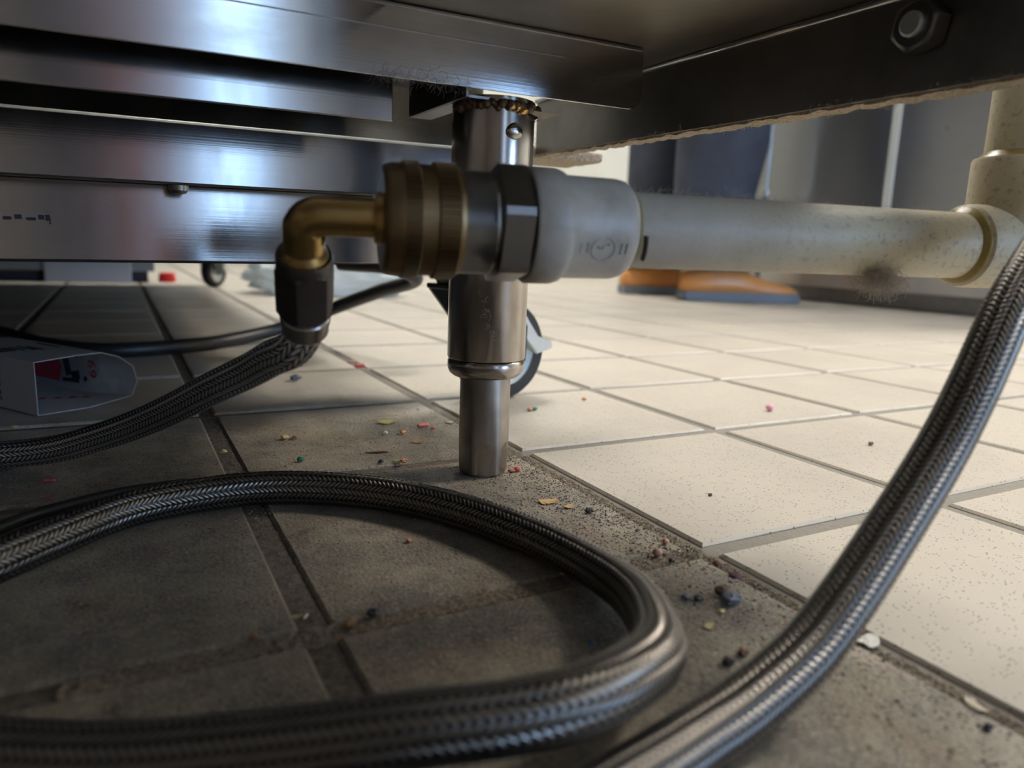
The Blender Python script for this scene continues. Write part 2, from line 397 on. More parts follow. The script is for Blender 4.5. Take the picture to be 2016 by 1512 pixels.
# lengthwise channel behind the leg
bm = bmesh.new(); box(bm, (.1490, .3245, .1830), (.1505, .3995, .2166), .0004); box(bm, (.1505, .3245, .1830), (.1620, .3995, .1842))
finish(bm, 'cross_channel', M_DARK, unit)
# dusty rear corner bracket
bm = bmesh.new(); box(bm, (.262, .479, .1775), (.335, .535, .1850), .0015)
bmesh.ops.subdivide_edges(bm, edges=bm.edges, cuts=5, use_grid_fill=True)
for v in bm.verts: v.co += V(noise.noise_vector(v.co*90))*.0012
finish(bm, 'corner_bracket', M_DUST, unit, smooth=True)
# hex nut on its bolt
def hexprism(bm, r, t0, t1, axis='X', org=(0, 0, 0), ch=.0012, rot=0):
    pr = [(t0, r-ch), (t0+ch*.6, r), (t1-ch*.6, r), (t1, r-ch)]
    def rf(i, a):
        k = (a+rot) % (PI/3); hexr = math.cos(PI/6)/math.cos(k-PI/6)
        return hexr if i in (1, 2) else 1*math.cos(PI/6)*1.02+.0*k
    lathe(bm, pr, 48, axis, org, rf)
bm = bmesh.new(); lathe(bm, [(.2640, .0038), (.2645, .0045), (.2750, .0045)], 24, 'X', (0, .1865, .2015)); hb = finish(bm, 'bolt', M_ZINC, unit, auto=.6)
bm = bmesh.new(); hexprism(bm, .0098, .2660, .2748, 'X', (0, .1865, .2015), rot=.3); finish(bm, 'nut', M_HEX, hb, auto=.35)

# adjustable leg (stands square on the floor)
LX, LY = .1703, .3425
inv = EM.inverted()
legm = inv @ Matrix.Translation((LX, LY, 0))
bm = bmesh.new(); lathe(bm, [(.0632, .0190), (.0632, .0203), (.0638, .0206), (.1915, .0206)], 96)
leg = finish(bm, 'leg', M_LEG, unit, legm, auto=.6)
bm = bmesh.new(); lathe(bm, [(.0535, .0150), (.0538, .0175), (.0552, .0192), (.0572, .0202), (.0596, .0205), (.0618, .0204), (.0626, .0198), (.0626, .012)], 96); finish(bm, 'collar', M_LEG, leg, auto=.8)
def footr(i, a):
    if i in (1, 2):
        k = (a+.35) % (PI/3); return min(1, .90/math.cos(k-PI/6)*1.0+.0)
    return 1
bm = bmesh.new(); lathe(bm, [(0, .0116), (.0015, .0130), (.0150, .0134), (.0185, .01345), (.0536, .01345)], 96, rfun=footr); finish(bm, 'foot', M_LEGLOW, leg, auto=.35)
bm = bmesh.new()
for k in range(46):
    a = -PI*1.02+ .04 + k*.0455*1.5; rr = .0212+random.uniform(-.0008, .0012)
    bmesh.ops.create_icosphere(bm, subdivisions=2, radius=random.uniform(.0013, .0026), matrix=Matrix.Translation((rr*math.cos(a)*.98, rr*math.sin(a), .1872+.0006*math.sin(k)+random.uniform(-.001, .001))))
finish(bm, 'weld_bead', M_WELD, leg, smooth=True)
bm = bmesh.new()
for q in ((-.0015, -.0225, .1865, .0019), (.0012, -.0224, .1861, .0016), (.0052, -.0219, .1853, .0020), (.0030, -.0223, .1868, .0014)): bmesh.ops.create_icosphere(bm, subdivisions=2, radius=q[3], matrix=Matrix.Translation(q[:3]))
for v in bm.verts: v.co += V(noise.noise_vector(v.co*600))*.0008
tag(finish(bm, 'weld_spatter', M_GOLD, leg, smooth=False), 'golden heat-tinted weld spatter')
bm = bmesh.new(); bmesh.ops.create_uvsphere(bm, u_segments=24, v_segments=16, radius=.0048)
for v in bm.verts: v.co = V((v.co.x*.95+.0012, v.co.y*.45-.0204, v.co.z*.8+.1757)); v.co += V(noise.noise_vector(v.co*300))*.0005
finish(bm, 'plug_weld', M_LEG, leg, smooth=True)
bm = bmesh.new(); vv = [bm.verts.new(p) for p in ((.004, -.0205, .1862), (.0262, -.0205, .1862), (.0262, -.0195, .1872), (.0190, -.017, .1835), (.004, -.019, .1862), (.0262, -.004, .1868), (.0195, -.004, .1835))]
bm.faces.new((vv[0], vv[1], vv[3])); bm.faces.new((vv[1], vv[5], vv[6], vv[3])); bm.faces.new((vv[0], vv[3], vv[6], vv[5], vv[1]))
finish(bm, 'gusset', M_LEGLOW, leg)

# --- lint: thin hairs along dusty edges
def lint(name, parent, spots, n, ln, m, mw=None, label=None, rad=.00007):
    rnd = random.Random(len(name)+n); bm = bmesh.new()
    for _ in range(n):
        a, b, sp_ = rnd.choice(spots); t = rnd.random(); p = V(a).lerp(V(b), t)+V([rnd.gauss(0, sp_) for _ in range(3)])
        d = V([rnd.gauss(0, 1) for _ in range(3)]).normalized(); l = ln*rnd.uniform(.3, 1.2); prev = None
        for k in range(6):
            q = [bm.verts.new(p+V(o)*rad) for o in ((1, 0, 0), (-.5, .8, 0), (-.5, -.3, .8))]
            if prev:
                for i in range(3): bm.faces.new((prev[i], prev[(i+1) % 3], q[(i+1) % 3], q[i]))
            prev = q; d = (d+V([rnd.gauss(0, .6) for _ in range(3)])).normalized(); p = p+d*l/5
    o = finish(bm, name, m, parent, mw); o['kind'] = 'stuff'
    if label: o['label'] = label
    return o
lint('lint', unit, [((.275, .13, .1788), (.275, .47, .1788), .0006), ((.285, .13, .1790), (.285, .3, .179), .0008)], 1500, .003, M_LINT, label='beige lint caught along the lower edge of the beam')
lint('dark_lint', unit, [((.105, .3212, .1868), (.150, .3212, .1868), .0016)], 220, .007, M_LINTD)
lint('leg_lint', leg, [((.0195, -.006, .165), (.0195, -.006, .186), .0008), ((-.012, -.018, .098), (-.006, -.019, .075), .0006)], 160, .004, M_LINT)
bm = bmesh.new(); box(bm, (.2760, .05, .1780), (.2875, .476, .1790))
bmesh.ops.subdivide_edges(bm, edges=[e for e in bm.edges if abs((e.verts[0].co-e.verts[1].co).y) > .1], cuts=260, use_grid_fill=True)
for v in bm.verts:
    w = noise.noise(V((0, v.co.y*160, v.co.x*100))); v.co.z += (w*.0010 if v.co.z < .1785 else 0); v.co.x += noise.noise(V((3, v.co.y*240, 0)))*.0006
finish(bm, 'dust_layer', M_DUST, unit)

# --- the cabinet on casters behind it
cab = tag(empty('kitchen_cabinet', mw=EM), 'low stainless cabinet on swivel casters behind the round counter leg', 'cabinet')
CXR = .226
bm = bmesh.new(); box(bm, (-1.4, .4625, .1015), (CXR, 2.02, .84), .0015); finish(bm, 'body', M_PANEL, cab, auto=.3)
bm = bmesh.new(); box(bm, (-1.39, .4700, .0995), (CXR-.012, 2.0, .1012)); finish(bm, 'underside', plain('bounce_stop_dark', (.03, .03, .03), .7), cab)  # dark plate added to stop light bouncing back onto the floor
bm = bmesh.new(); box(bm, (-1.4, .4600, .1010), (CXR, .4615, .1430), .0005)
for v in bm.verts: v.co.y += (v.co.z-.1010)*.034
finish(bm, 'front_skirt', M_PANEL, cab, auto=.3)
bent_plate('lip_panel', -1.4, CXR+.004, .440, .1432, .1742, .002, M_PANEL, .0015, cab)
bm = bmesh.new(); box(bm, (-.85, .4415, .1432), (CXR, .460, .1445), .0004); box(bm, (-.85, .4395, .1424), (CXR+.004, .4418, .1436), .0006); finish(bm, 'lip_flange', M_DARK, cab)
bm = bmesh.new(); lathe(bm, [(-1.4, .0009), (CXR+.004, .0009)], 12, 'X', (0, .4402, .1744)); finish(bm, 'highlight_bead', M_ZINC, cab, smooth=True)  # pale bead added to stand in for the lip's edge highlight
bm = bmesh.new(); lathe(bm, [(.1422, .0050), (.1395, .0048), (.1380, .0035), (.1375, .0008)], 24, 'Z', (.0345, .446, 0)); finish(bm, 'screw', M_DARK, cab, auto=.6)
# small printed marks near the left end of the cabinet face
bm = bmesh.new()
for k, (x, w, h) in enumerate(((-.0475, .0035, .0016), (-.0425, .0030, .0022), (-.0375, .0042, .0014), (-.0322, .0026, .0024), (-.0290, .0020, .0030))):
    box(bm, (x, .4596, .1213+.0005*(k % 2)), (x+w, .4600, .1213+.0005*(k % 2)+h))
box(bm, (-.0275, .4596, .1195), (-.0268, .4600, .1230)); finish(bm, 'printed_marks', M_BLACK, cab)
def caster(parent, loc, rz, label=None, mw=None, wr=.0400, top=.1085):
    """wheel trails along local +x from the swivel at local x = 0"""
    M = Matrix.Translation(loc) @ Matrix.Rotation(rz, 4, 'Z')
    if parent is not None and mw is not None: M = mw @ M
    bm = bmesh.new(); box(bm, (-.035, -.030, top-.004), (.035, .030, top), .001)
    for sx_ in (-1, 1):
        for sy_ in (-1, 1): lathe(bm, [(top-.009, .0045), (top-.0045, .005)], 6, 'Z', (sx_*.027, sy_*.022, 0))
    pl = finish(bm, 'caster', M_ZINC, parent, M, auto=.6)
    if label: pl['label'] = label
    bm = bmesh.new(); lathe(bm, [(top-.004, .024), (top-.010, .026), (top-.017, .022), (top-.020, .012)], 40)
    finish(bm, 'swivel', M_ZINCD, pl, auto=.6)
    ax = .034
    bm = bmesh.new()
    for s in (-1, 1):
        out = [(-.024, top-.018), (.026, top-.018), (ax+.013, wr+.020), (ax+.012, wr-.008), (ax-.008, wr-.010), (ax-.018, wr+.004)]
        A = [bm.verts.new((x, s*.0165, z)) for x, z in out]; B = [bm.verts.new((x, s*.0195, z)) for x, z in out]
        bm.faces.new(A); bm.faces.new(list(reversed(B)))
        for k in range(len(out)): j = (k+1) % len(out); bm.faces.new((A[k], B[k], B[j], A[j]))
    box(bm, (-.024, -.0195, top-.020), (.026, .0195, top-.016), .001)
    finish(bm, 'fork', M_ZINCD, pl, auto=.5)
    bm = bmesh.new()
    lathe(bm, [(-.0115, wr*.70), (-.0115, wr*.93), (-.0085, wr*.985), (-.004, wr), (.004, wr), (.0085, wr*.985), (.0115, wr*.93), (.0115, wr*.70)], 64, 'Y', (ax, 0, wr), cap=False)
    wh = finish(bm, 'wheel', M_RUB, pl, auto=.6)
    bm = bmesh.new(); lathe(bm, [(-.015, .006), (-.0145, .010), (-.009, .012), (-.008, wr*.6), (-.0105, wr*.72), (.0105, wr*.72), (.008, wr*.6), (.009, .012), (.0145, .010), (.015, .006)], 48, 'Y', (ax, 0, wr)); finish(bm, 'hub', M_ZINC, wh, auto=.5)
    bm = bmesh.new()
    pr = [(.010, top-.028), (.030, top-.030), (.050, wr+.028), (.062, wr+.010), (.078, wr+.006), (.080, wr+.0), (.062, wr-.004), (.052, wr+.008), (.044, wr+.018), (.022, wr+.034)]
    A = [bm.verts.new((x, -.0150, z)) for x, z in pr]; B = [bm.verts.new((x, .0150, z)) for x, z in pr]
    bm.faces.new(A); bm.faces.new(list(reversed(B)))
    for k in range(len(pr)): j = (k+1) % len(pr); bm.faces.new((A[k], B[k], B[j], A[j]))
    bmesh.ops.bevel(bm, geom=list(bm.edges), offset=.001, segments=2, affect='EDGES')
    finish(bm, 'brake_pedal', M_ZINC, pl, auto=.5)
    return pl
caster(cab, (.236, .512, 0), .20, 'swivel caster with black tyre, zinc brake pedal and dark fork', inv, .0400, .1085)
caster(cab, (.190, 1.93, 0), .9, None, inv, .0400, .1235)
caster(cab, (-1.32, .53, 0), .4, None, inv, .0400, .0900)

# ------------------------------------------------------------------ PVC drain line
PD = V((.9759, -.218, 0)).normalized(); PO = V((.1608, .2152, .1283)); PY = V((0, 0, 1)).cross(PD)
PM = Matrix((PD, PY, V((0, 0, 1)))).transposed().to_4x4(); PM.translation = PO
drain = tag(empty('drain_pipe', mw=PM), 'yellowed grimy white plastic drain pipe with tee, running past the counter leg', 'pipe')
bm = bmesh.new(); lathe(bm, [(-.012, .01335), (.172, .01335)], 96, 'X')
finish(bm, 'pipe', M_PVC, drain, auto=.6)
bm = bmesh.new()
lathe(bm, [(-.0380, .0150), (-.0380, .0190), (-.0370, .0197), (-.0285, .0197), (-.0262, .0190), (-.0245, .0176), (-.0060, .0174), (-.0030, .0168), (-.0008, .0150), (-.0002, .0134)], 96, 'X')
ad = finish(bm, 'adapter', M_PVCW, drain, auto=.7)
# raised moulded marks on the adapter: a ring with a bar, and small ticks beside it
bm = bmesh.new()
def on_cyl(t, a, r=.01745): return V((t, -r*math.cos(a), r*math.sin(a)))
def ridge(bm, pts, w=.00045):
    prev = None
    for p in pts:
        n = V((0, p.y, p.z)).normalized(); q = [bm.verts.new(p+V((o*w, 0, 0))+n*h*w*1.0+n.cross(V((1, 0, 0)))*e*w) for o, h, e in ((1, -.3, 0), (0, .8, .0), (-1, -.3, 0), (0, -.3, 1))]
        if prev:
            for i in range(4): bm.faces.new((prev[i], prev[(i+1) % 4], q[(i+1) % 4], q[i]))
        prev = q
ridge(bm, [on_cyl(-.0145+.0042*math.cos(a), -.42+.24*math.sin(a)) for a in np.linspace(0, 2*PI, 30)])
ridge(bm, [on_cyl(-.0165+.004*k/6, -.36-.06*math.sin(k)) for k in range(7)])
for t in (-.0225, -.0200, -.0080, -.0060): ridge(bm, [on_cyl(t, a) for a in np.linspace(-.30, -.50, 6)])
finish(bm, 'moulded_marks', M_PVCW, ad, smooth=True)
bm = bmesh.new(); R0 = []
lathe(bm, [(-.0004, .0148), (.0002, .0141), (.0010, .0134)], 64, 'X', cap=False)
finish(bm, 'glue_bead', M_GLUE, drain, smooth=True)
bm = bmesh.new()
ridge(bm, [on_cyl(.0022+.0012*k/6, a, .01345) for k, a in enumerate(np.linspace(-.15, -.85, 8))], .0012); finish(bm, 'scuff_mark', M_SEAM, drain)
# grey threaded collar between the brass nut and the adapter
bm = bmesh.new(); pr = []
for k in range(22): pr.append((-.0612+.0105*k/22, .0166+(.0003 if k % 2 else 0)))
lathe(bm, pr+[(-.0500, .0168), (-.0490, .0178)], 96, 'X'); hx = finish(bm, 'threaded_collar', M_HEX, drain, auto=.5)
bm = bmesh.new(); hexprism(bm, .0208, -.0500, -.0384, 'X', (0, 0, 0), .0016, rot=.2); finish(bm, 'hex_flats', M_HEX, hx, auto=.3)
# tee
TX = .1755
bm = bmesh.new()
lathe(bm, [(.1500, .0134), (.1500, .0152), (.1512, .0166), (.1540, .0170), (TX+.026, .0170), (TX+.0270, .0150)], 80, 'X')
lathe(bm, [(.0, .0173), (.0350, .0174), (.0362, .0168), (.0362, .0134)], 80, 'Z', (TX, 0, 0))
tee = finish(bm, 'tee', M_PVC, drain, auto=.6)
bm = bmesh.new(); lathe(bm, [(.1478, .0134), (.1492, .0150), (.1500, .0158), (.1506, .0154)], 64, 'X', cap=False); finish(bm, 'glue_ring', M_GLUE, tee, smooth=True)
bm = bmesh.new(); lathe(bm, [(.0360, .0160), (.0372, .0146), (.0388, .0134)], 64, 'Z', (TX, 0, 0), cap=False); finish(bm, 'glue_ring', M_GLUE, tee, smooth=True)
bm = bmesh.new(); box(bm, (.152, -.0172, -.0004), (TX+.026, .0172, .0)); finish(bm, 'mould_seam', M_PVC, tee)
bm = bmesh.new(); lathe(bm, [(.0200, .01335), (.55, .01335)], 80, 'Z', (TX, 0, 0)); finish(bm, 'upright_pipe', M_PVC, drain, auto=.6)
bm = bmesh.new(); lathe(bm, [(TX+.010, .0130), (TX+.034, .0130), (TX+.036, .0115)], 64, 'X'); finish(bm, 'plug', M_PVC, drain, auto=.6)
lint('lint', drain, [((.0, 0, .0136), (.06, 0, .0136), .0005), ((.02, 0, .0137), (.15, 0, .0137), .0005), ((.095, -.006, -.0135), (.125, -.004, -.014), .0025), ((.05, -.0125, .004), (.148, -.0125, -.002), .0022), ((TX-.03, -.014, .006), (TX+.02, -.016, .0), .002)], 900, .0035, M_LINT, label='fluffy grey lint stuck to the pipe')
lint('lint_tuft', drain, [((.100, -.008, -.0140), (.113, -.006, -.0160), .0024)], 700, .008, M_LINT, rad=.0001)

# ------------------------------------------------------------------ brass elbow with its knurled swivel nut
elb = tag(empty('brass_elbow', mw=PM), 'aged brass elbow with a large knurled swivel nut, left end of the drain pipe', 'elbow fitting')
EXT = -.1105                                   # where the elbow turns down
def kn(i, a): return 1
bm = bmesh.new()
prof = [(-.0862, .0070), (-.0864, .0158), (-.0860, .0168), (-.0850, .0175), (-.0835, .0179), (-.0800, .0181)]
prof += [(-.0799, .0184), (-.0752, .0186), (-.0748, .0181), (-.0700, .0180), (-.0696, .0186), (-.0632, .0187), (-.0628, .0180), (-.0612, .0174), (-.0612, .010)]
def knurl(i, a):
    return 1+(.020*math.copysign(1, math.sin(a*110)) if i in (6, 7, 10, 11) else 0)
lathe(bm, prof, 600, 'X', rfun=knurl)
kn_nut = finish(bm, 'knurled_nut', M_BRASSD, elb, auto=.3)
bm = bmesh.new(); Rb = .0050; rt_ = .00635; TL = math.radians(38)     # the down leg leans back towards the cabinet
pth = [(-.084, 0), (-.092, 0), (-.0995, 0)]+[(EXT+Rb-Rb*math.sin(a), -Rb+Rb*math.cos(a)) for a in np.linspace(0, PI/2, 9)]
xl = pth[-1][0]; pth += [(xl, -.0105), (xl, -.0150), (xl, -.0230)]
prev = None
for k, (x, z) in enumerate(pth):
    if k == 0: t = V((-1, 0, 0))
    else:
        a = pth[k-1]; b = pth[min(k+1, len(pth)-1)]; t = V((b[0]-a[0], 0, b[1]-a[1])).normalized()
    n = V((0, 1, 0)); bn = t.cross(n); rr = rt_*(1.06 if k >= 10 else 1)
    ring = [bm.verts.new(V((x, 0, z))+n*math.cos(q)*rr+bn*math.sin(q)*rr) for q in np.arange(48)*2*PI/48]
    if prev:
        for i in range(48): bm.faces.new((prev[i], prev[(i+1) % 48], ring[(i+1) % 48], ring[i]))
    prev = ring
RX = Matrix.Rotation(TL, 4, 'X')
finish(bm, 'tube', M_BRASS, elb, RX, smooth=True)
bm = bmesh.new(); lathe(bm, [(-.0885, .0064), (-.0885, .0078), (-.0862, .0085)], 48, 'X', cap=False); finish(bm, 'collar', M_BRASS, elb, auto=.6)
bm = bmesh.new(); lathe(bm, [(-.0120, .0064), (-.0136, .0070), (-.0150, .0080), (-.0162, .0083), (-.0172, .0078)], 48, 'Z', (xl, 0, 0), cap=False); finish(bm, 'flare', M_BRASS, elb, RX, smooth=True)

# ------------------------------------------------------------------ braided hoses
EP = PM @ V((xl, 0, 0))
HM = Matrix(PM); HM.translation = EP; HM = HM @ Matrix.Rotation(TL, 4, 'X')      # local -z runs down the fitting
h1 = tag(empty('braided_hose', mw=HM), 'shiny braided steel hose hanging from the brass elbow and curving off to the left', 'hose')
def hexv(bm, r, z0, z1, rot):
    def rf(i, a):
        k = (a+rot) % (PI/3); return math.cos(PI/6)/math.cos(k-PI/6) if i in (1, 2) else .90
    lathe(bm, [(z0, r), (z0+.0012, r), (z1-.0012, r), (z1, r)], 48, 'Z', rfun=rf, cap=False)
bm = bmesh.new(); hexv(bm, .0104, -.0405, -.0195, .75); hn = finish(bm, 'hex_nut', M_NUT, h1, auto=.3)
bm = bmesh.new(); lathe(bm, [(-.0200, .0094), (-.0165, .0094), (-.0156, .0091), (-.0157, .0084), (-.0185, .0066)], 48, 'Z', cap=False); finish(bm, 'nut_shoulder', M_NUT, hn, auto=.5)
bm = bmesh.new(); lathe(bm, [(-.0395, .0070), (-.0400, .0084), (-.0425, .0084), (-.0432, .0089), (-.0452, .0089), (-.0460, .0083), (-.0505, .0083), (-.0513, .0074)], 56); finish(bm, 'ferrule', M_FERR, h1, auto=.5)
AX = -(HM.to_3x3() @ V((0, 0, 1)))
NL = [EP+AX*.044, EP+AX*.050, (.0565, .2738, .0812), (.0512, .2850, .0762), (.0460, .3000, .0695), (.0333, .3240, .0580), (.0193, .3520, .0443), (.0038, .3790, .0315), (-.0133, .4020, .0209), (-.0313, .4200, .0125), (-.0565, .4340, .0080), (-.10, .445, .0074), (-.2, .45, .0074)]
iv = HM.inverted()
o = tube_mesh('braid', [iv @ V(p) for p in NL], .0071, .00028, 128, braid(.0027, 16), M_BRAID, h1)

MID = [(-.16, .20, .0078), (-.10, .245, .0078), (-.0489, .2835, .0078), (-.0266, .3055, .0078), (-.0016, .3270, .0078), (.0280, .3350, .0078), (.0560, .3338, .0078), (.0854, .3198, .0078), (.1085, .2990, .0078), (.1265, .2720, .0078), (.1405, .2337, .0080), (.1450, .2014, .0088), (.1420, .1740, .0112), (.1310, .1500, .0150), (.1160, .1310, .0195), (.1010, .1222, .0222), (.0850, .1178, .0236), (.0700, .1190, .0236), (.0481, .1270, .0218), (.0202, .1440, .0150), (-.0088, .1620, .0095), (-.05, .19, .0078), (-.11, .22, .0230), (-.2, .25, .0300)]
h2 = tag(empty('braided_hose', (.09, .3, 0)), 'dull braided steel hose lying in a loop on the dirty tiles', 'hose')
iv = Matrix.Translation((-.09, -.3, 0))
MID2 = [p for p in MID]
MID2[0] = (-.19, .16, .0078)
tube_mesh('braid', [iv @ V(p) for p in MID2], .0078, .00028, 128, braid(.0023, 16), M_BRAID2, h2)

RGT = [(.44, .165, .26), (.40, .158, .215), (.352, .150, .175), (.2987, .1419, .1364), (.2609, .1345, .1090), (.2369, .1294, .0829), (.2214, .1272, .0651), (.1891, .1220, .0395), (.1715, .1190, .0277), (.1542, .1164, .0180), (.1304, .1140, .0105), (.1066, .1110, .0078), (.06, .10, .0078), (0, .06, .0078), (-.05, 0, .0078)]
h3 = tag(empty('braided_hose', (.18, .12, 0)), 'braided steel hose rising from the bottom edge to the upper right past the tee', 'hose')
iv = Matrix.Translation((-.18, -.12, 0))
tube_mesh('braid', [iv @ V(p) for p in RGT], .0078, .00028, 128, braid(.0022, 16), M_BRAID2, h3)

# cable and thin dark strand
CB = [(-.30, 1.25, .0078), (-.1488, 1.03, .0078), (-.1183, .9745, .0078), (-.0628, .8558, .0078), (-.0177, .8083, .0078), (.0512, .8224, .0078), (.1085, .8637, .0080), (.1760, .8900, .0190), (.2199, .8308, .0472), (.250, .765, .0700), (.268, .704, .0875), (.250, .700, .0960), (.205, .76, .0990)]
o = tube_mesh('power_cable', CB, .0076, .003, 24, None, M_CABLE)
tag(o, 'thick black cable lying across the shaded tiles behind the white carton', 'cable')
CB2 = [(-.16, .262, .0026), (-.095, .298, .0026), (-.0560, .3290, .0026), (-.0386, .3476, .0026), (-.0217, .3585, .0026), (-.004, .3670, .0026), (.012, .3690, .0026), (.024, .3700, .0026)]
o = tube_mesh('thin_dark_strand', CB2, .0026, .002, 16, None, M_CABLE)  # thin dark tube following the rear side of the looped hose
tag(o, 'thin dark strand on the tiles just behind the looped hose', 'cable')

# ------------------------------------------------------------------ open white carton on the floor
bxW, bxD = V((.84, .54, 0)).normalized(), V((-.54, .84, 0)).normalized()
bxM = Matrix((bxW, bxD, V((0, 0, 1)))).transposed().to_4x4(); bxM.translation = V((-.0508, .5528, .0004))
M_CARD = plain('white_carton', (.48, .48, .49), .65, 0, 40, .12)
carton = tag(empty('carton', mw=bxM), 'open-ended white card carton with red and black print on the tiles', 'carton')
# cross-section in (w, z): square on the left, crushed round on the right
sec = [(0, .001), (.034, .0004), (.066, .004), (.071, .014), (.068, .026), (.060, .0335), (.048, .0375), (.030, .0375), (.0, .0365)]
secb = [(0, .001), (.034, .0004), (.062, .001), (.062, .014), (.062, .026), (.062, .034), (.050, .037), (.030, .037), (.0, .037)]
bm = bmesh.new(); rows = []
for k in range(9):
    t = k/8; y = t*.13; row = []
    f = min(1, t*3)
    for (a, b), (c, d) in zip(sec, secb):
        row.append((a*(1-f)+c*f, y+(.004 if k == 0 and (a > .02 and b > .03) else 0), b*(1-f)+d*f))
    rows.append(row)
rv = [[bm.verts.new(p) for p in r] for r in rows]
for A, B in zip(rv, rv[1:]):
    for k in range(len(sec)): j = (k+1) % len(sec); bm.faces.new((A[k], A[j], B[j], B[k]))
bm.faces.new(rv[-1])
bmesh.ops.recalc_face_normals(bm, faces=bm.faces)
me = bpy.data.meshes.new('sleeve'); bm.to_mesh(me); bm.free()
sl = link('sleeve', me, M_CARD, carton); sd = sl.modifiers.new('thick', 'SOLIDIFY'); sd.thickness = .0006; sd.offset = -1
def text(body, size, M, m, parent, name):
    cu = bpy.data.curves.new(name, 'FONT'); cu.body = body; cu.size = size; cu.extrude = .00004; cu.align_x = 'CENTER'; cu.align_y = 'CENTER'
    tmp = bpy.data.objects.new('tmp', cu); C.objects.link(tmp)
    bpy.context.view_layer.update()
    me = bpy.data.meshes.new_from_object(tmp.evaluated_get(bpy.context.evaluated_depsgraph_get()))
    bpy.data.objects.remove(tmp); me.materials.clear(); me.materials.append(m)
    return link(name, me, None, parent, M)
def frame(o, x, y): # matrix whose local x, y axes are given
    x = V(x).normalized(); y = V(y); y = (y-x*x.dot(y)).normalized(); z = x.cross(y)
    M = Matrix((x, y, z)).transposed().to_4x4(); M.translation = V(o); return M
# printing inside: far right wall and floor of the sleeve
text('69', .0145, frame((.0612, .040, .0200), (0, 0, -1), (0, -1, 0)), M_RED, sl, 'red_number')
bm = bmesh.new()
for a, b, w in (((.0608, .075, .034), (.0608, .069, .012), .004), ((.0608, .068, .034), (.0608, .056, .028), .002), ((.0608, .066, .012), (.0608, .055, .014), .0032), ((.0608, .078, .008), (.0608, .056, .009), .0016), ((.0608, .050, .010), (.0608, .046, .013), .002)):
    a, b = V(a), V(b); d = (b-a).normalized(); n = V((1, 0, 0)).cross(d)*w
    vv = [bm.verts.new(p) for p in (a-n, b-n, b+n, a+n)]; bm.faces.new(vv)
finish(bm, 'black_print', M_BLACK, sl)
bm = bmesh.new()
for x, y in ((.050, .030), (.044, .036), (.036, .041), (.028, .047), (.020, .052), (.012, .058)):
    box(bm, (x-.0022, y-.0022, .0018), (x+.0022, y+.0022, .0020))
finish(bm, 'red_lettering', M_RED, sl); bm = bmesh.new()
vv = [bm.verts.new(p) for p in ((.0607, .126, .030), (.0607, .088, .033), (.0607, .078, .018), (.0607, .082, .006), (.0607, .126, .006))]; bm.faces.new(vv)
finish(bm, 'red_print', M_RED, sl)
bm = bmesh.new()
for x, y, w, h in ((.006, .05, .002, .018), (.010, .05, .0012, .022), (.014, .052, .0028, .016), (.020, .05, .001, .020), (.026, .046, .0012, .024), (.030, .046, .0018, .020), (.044, .050, .0012, .028)):
    box(bm, (x, y, .0373), (x+w, y+h, .0376))
finish(bm, 'top_print', M_BLACK, sl)
bm = bmesh.new()
for z in (.006, .010, .016, .021, .025): box(bm, (-.0007, .0418, z), (-.0004, .0428, z+.003)); box(bm, (-.0007, .047, z), (-.0004, .049, z+.002))
finish(bm, 'side_print', M_BLACK, sl)

# ------------------------------------------------------------------ crumbs, each its own thing
CM = {}
def cmat(col):
    if col not in CM: CM[col] = plain('crumb_colour', col, .6, 0, 300, .35, .4)
    return CM[col]
PINK, RED, CORAL, ORANGE, YEL, TAN, CREAM, BROWN, BLACKC, GREEN, BLUE, WHITE, GREYC, DRED = (.62, .08, .20), (.60, .07, .06), (.68, .15, .11), (.66, .27, .10), (.60, .55, .20), (.55, .38, .18), (.60, .54, .38), (.25, .12, .07), (.03, .03, .035), (.03, .17, .10), (.02, .16, .42), (.68, .66, .60), (.16, .17, .19), (.22, .05, .05)
def crumb(name, kind, x, y, ln, col, label, rz=0., z=0):
    rnd = random.Random(int(x*1e5)+int(y*1e4)); bm = bmesh.new()
    bmesh.ops.create_icosphere(bm, subdivisions=3 if ln > .003 else 2, radius=1)
    s = {'sprinkle': (1, .26, .26), 'crumb': (1, .75, .6), 'flake': (1, .55, .10), 'twig': (1, .09, .09), 'bead': (1, .9, .8)}[kind]
    off = rnd.uniform(0, 100)
    for v in bm.verts:
        c = v.co.copy()
        if kind == 'sprinkle': c.x = max(-.85, min(.85, c.x*1.4)); amp = .06
        elif kind == 'bead': amp = .08
        elif kind == 'flake': amp = .48; c.z += .0
        elif kind == 'twig': amp = .10
        else: amp = .42
        c = V((c.x*s[0], c.y*s[1], c.z*s[2])); nv = V(noise.noise_vector(v.co*1.6+V((off, 0, 0))))
        c += nv*amp*(V(s) if kind != 'flake' else V((1, .6, .12)))
        if kind == 'flake': c.z += .14*c.x*c.x+.08*c.y
        if kind == 'twig': c.y += .06*math.sin(c.x*3)
        v.co = c*ln/2
    zm = min(v.co.z for v in bm.verts)
    for v in bm.verts: v.co.z -= zm
    o = finish(bm, name, cmat(col), None, None, smooth=kind in ('sprinkle', 'bead'))
    o.location = (x, y, z+.0001); o.rotation_euler = (0, 0, rz)
    return tag(o, label, 'crumb', 'crumbs and sprinkles on the tiles')
G = -.0015
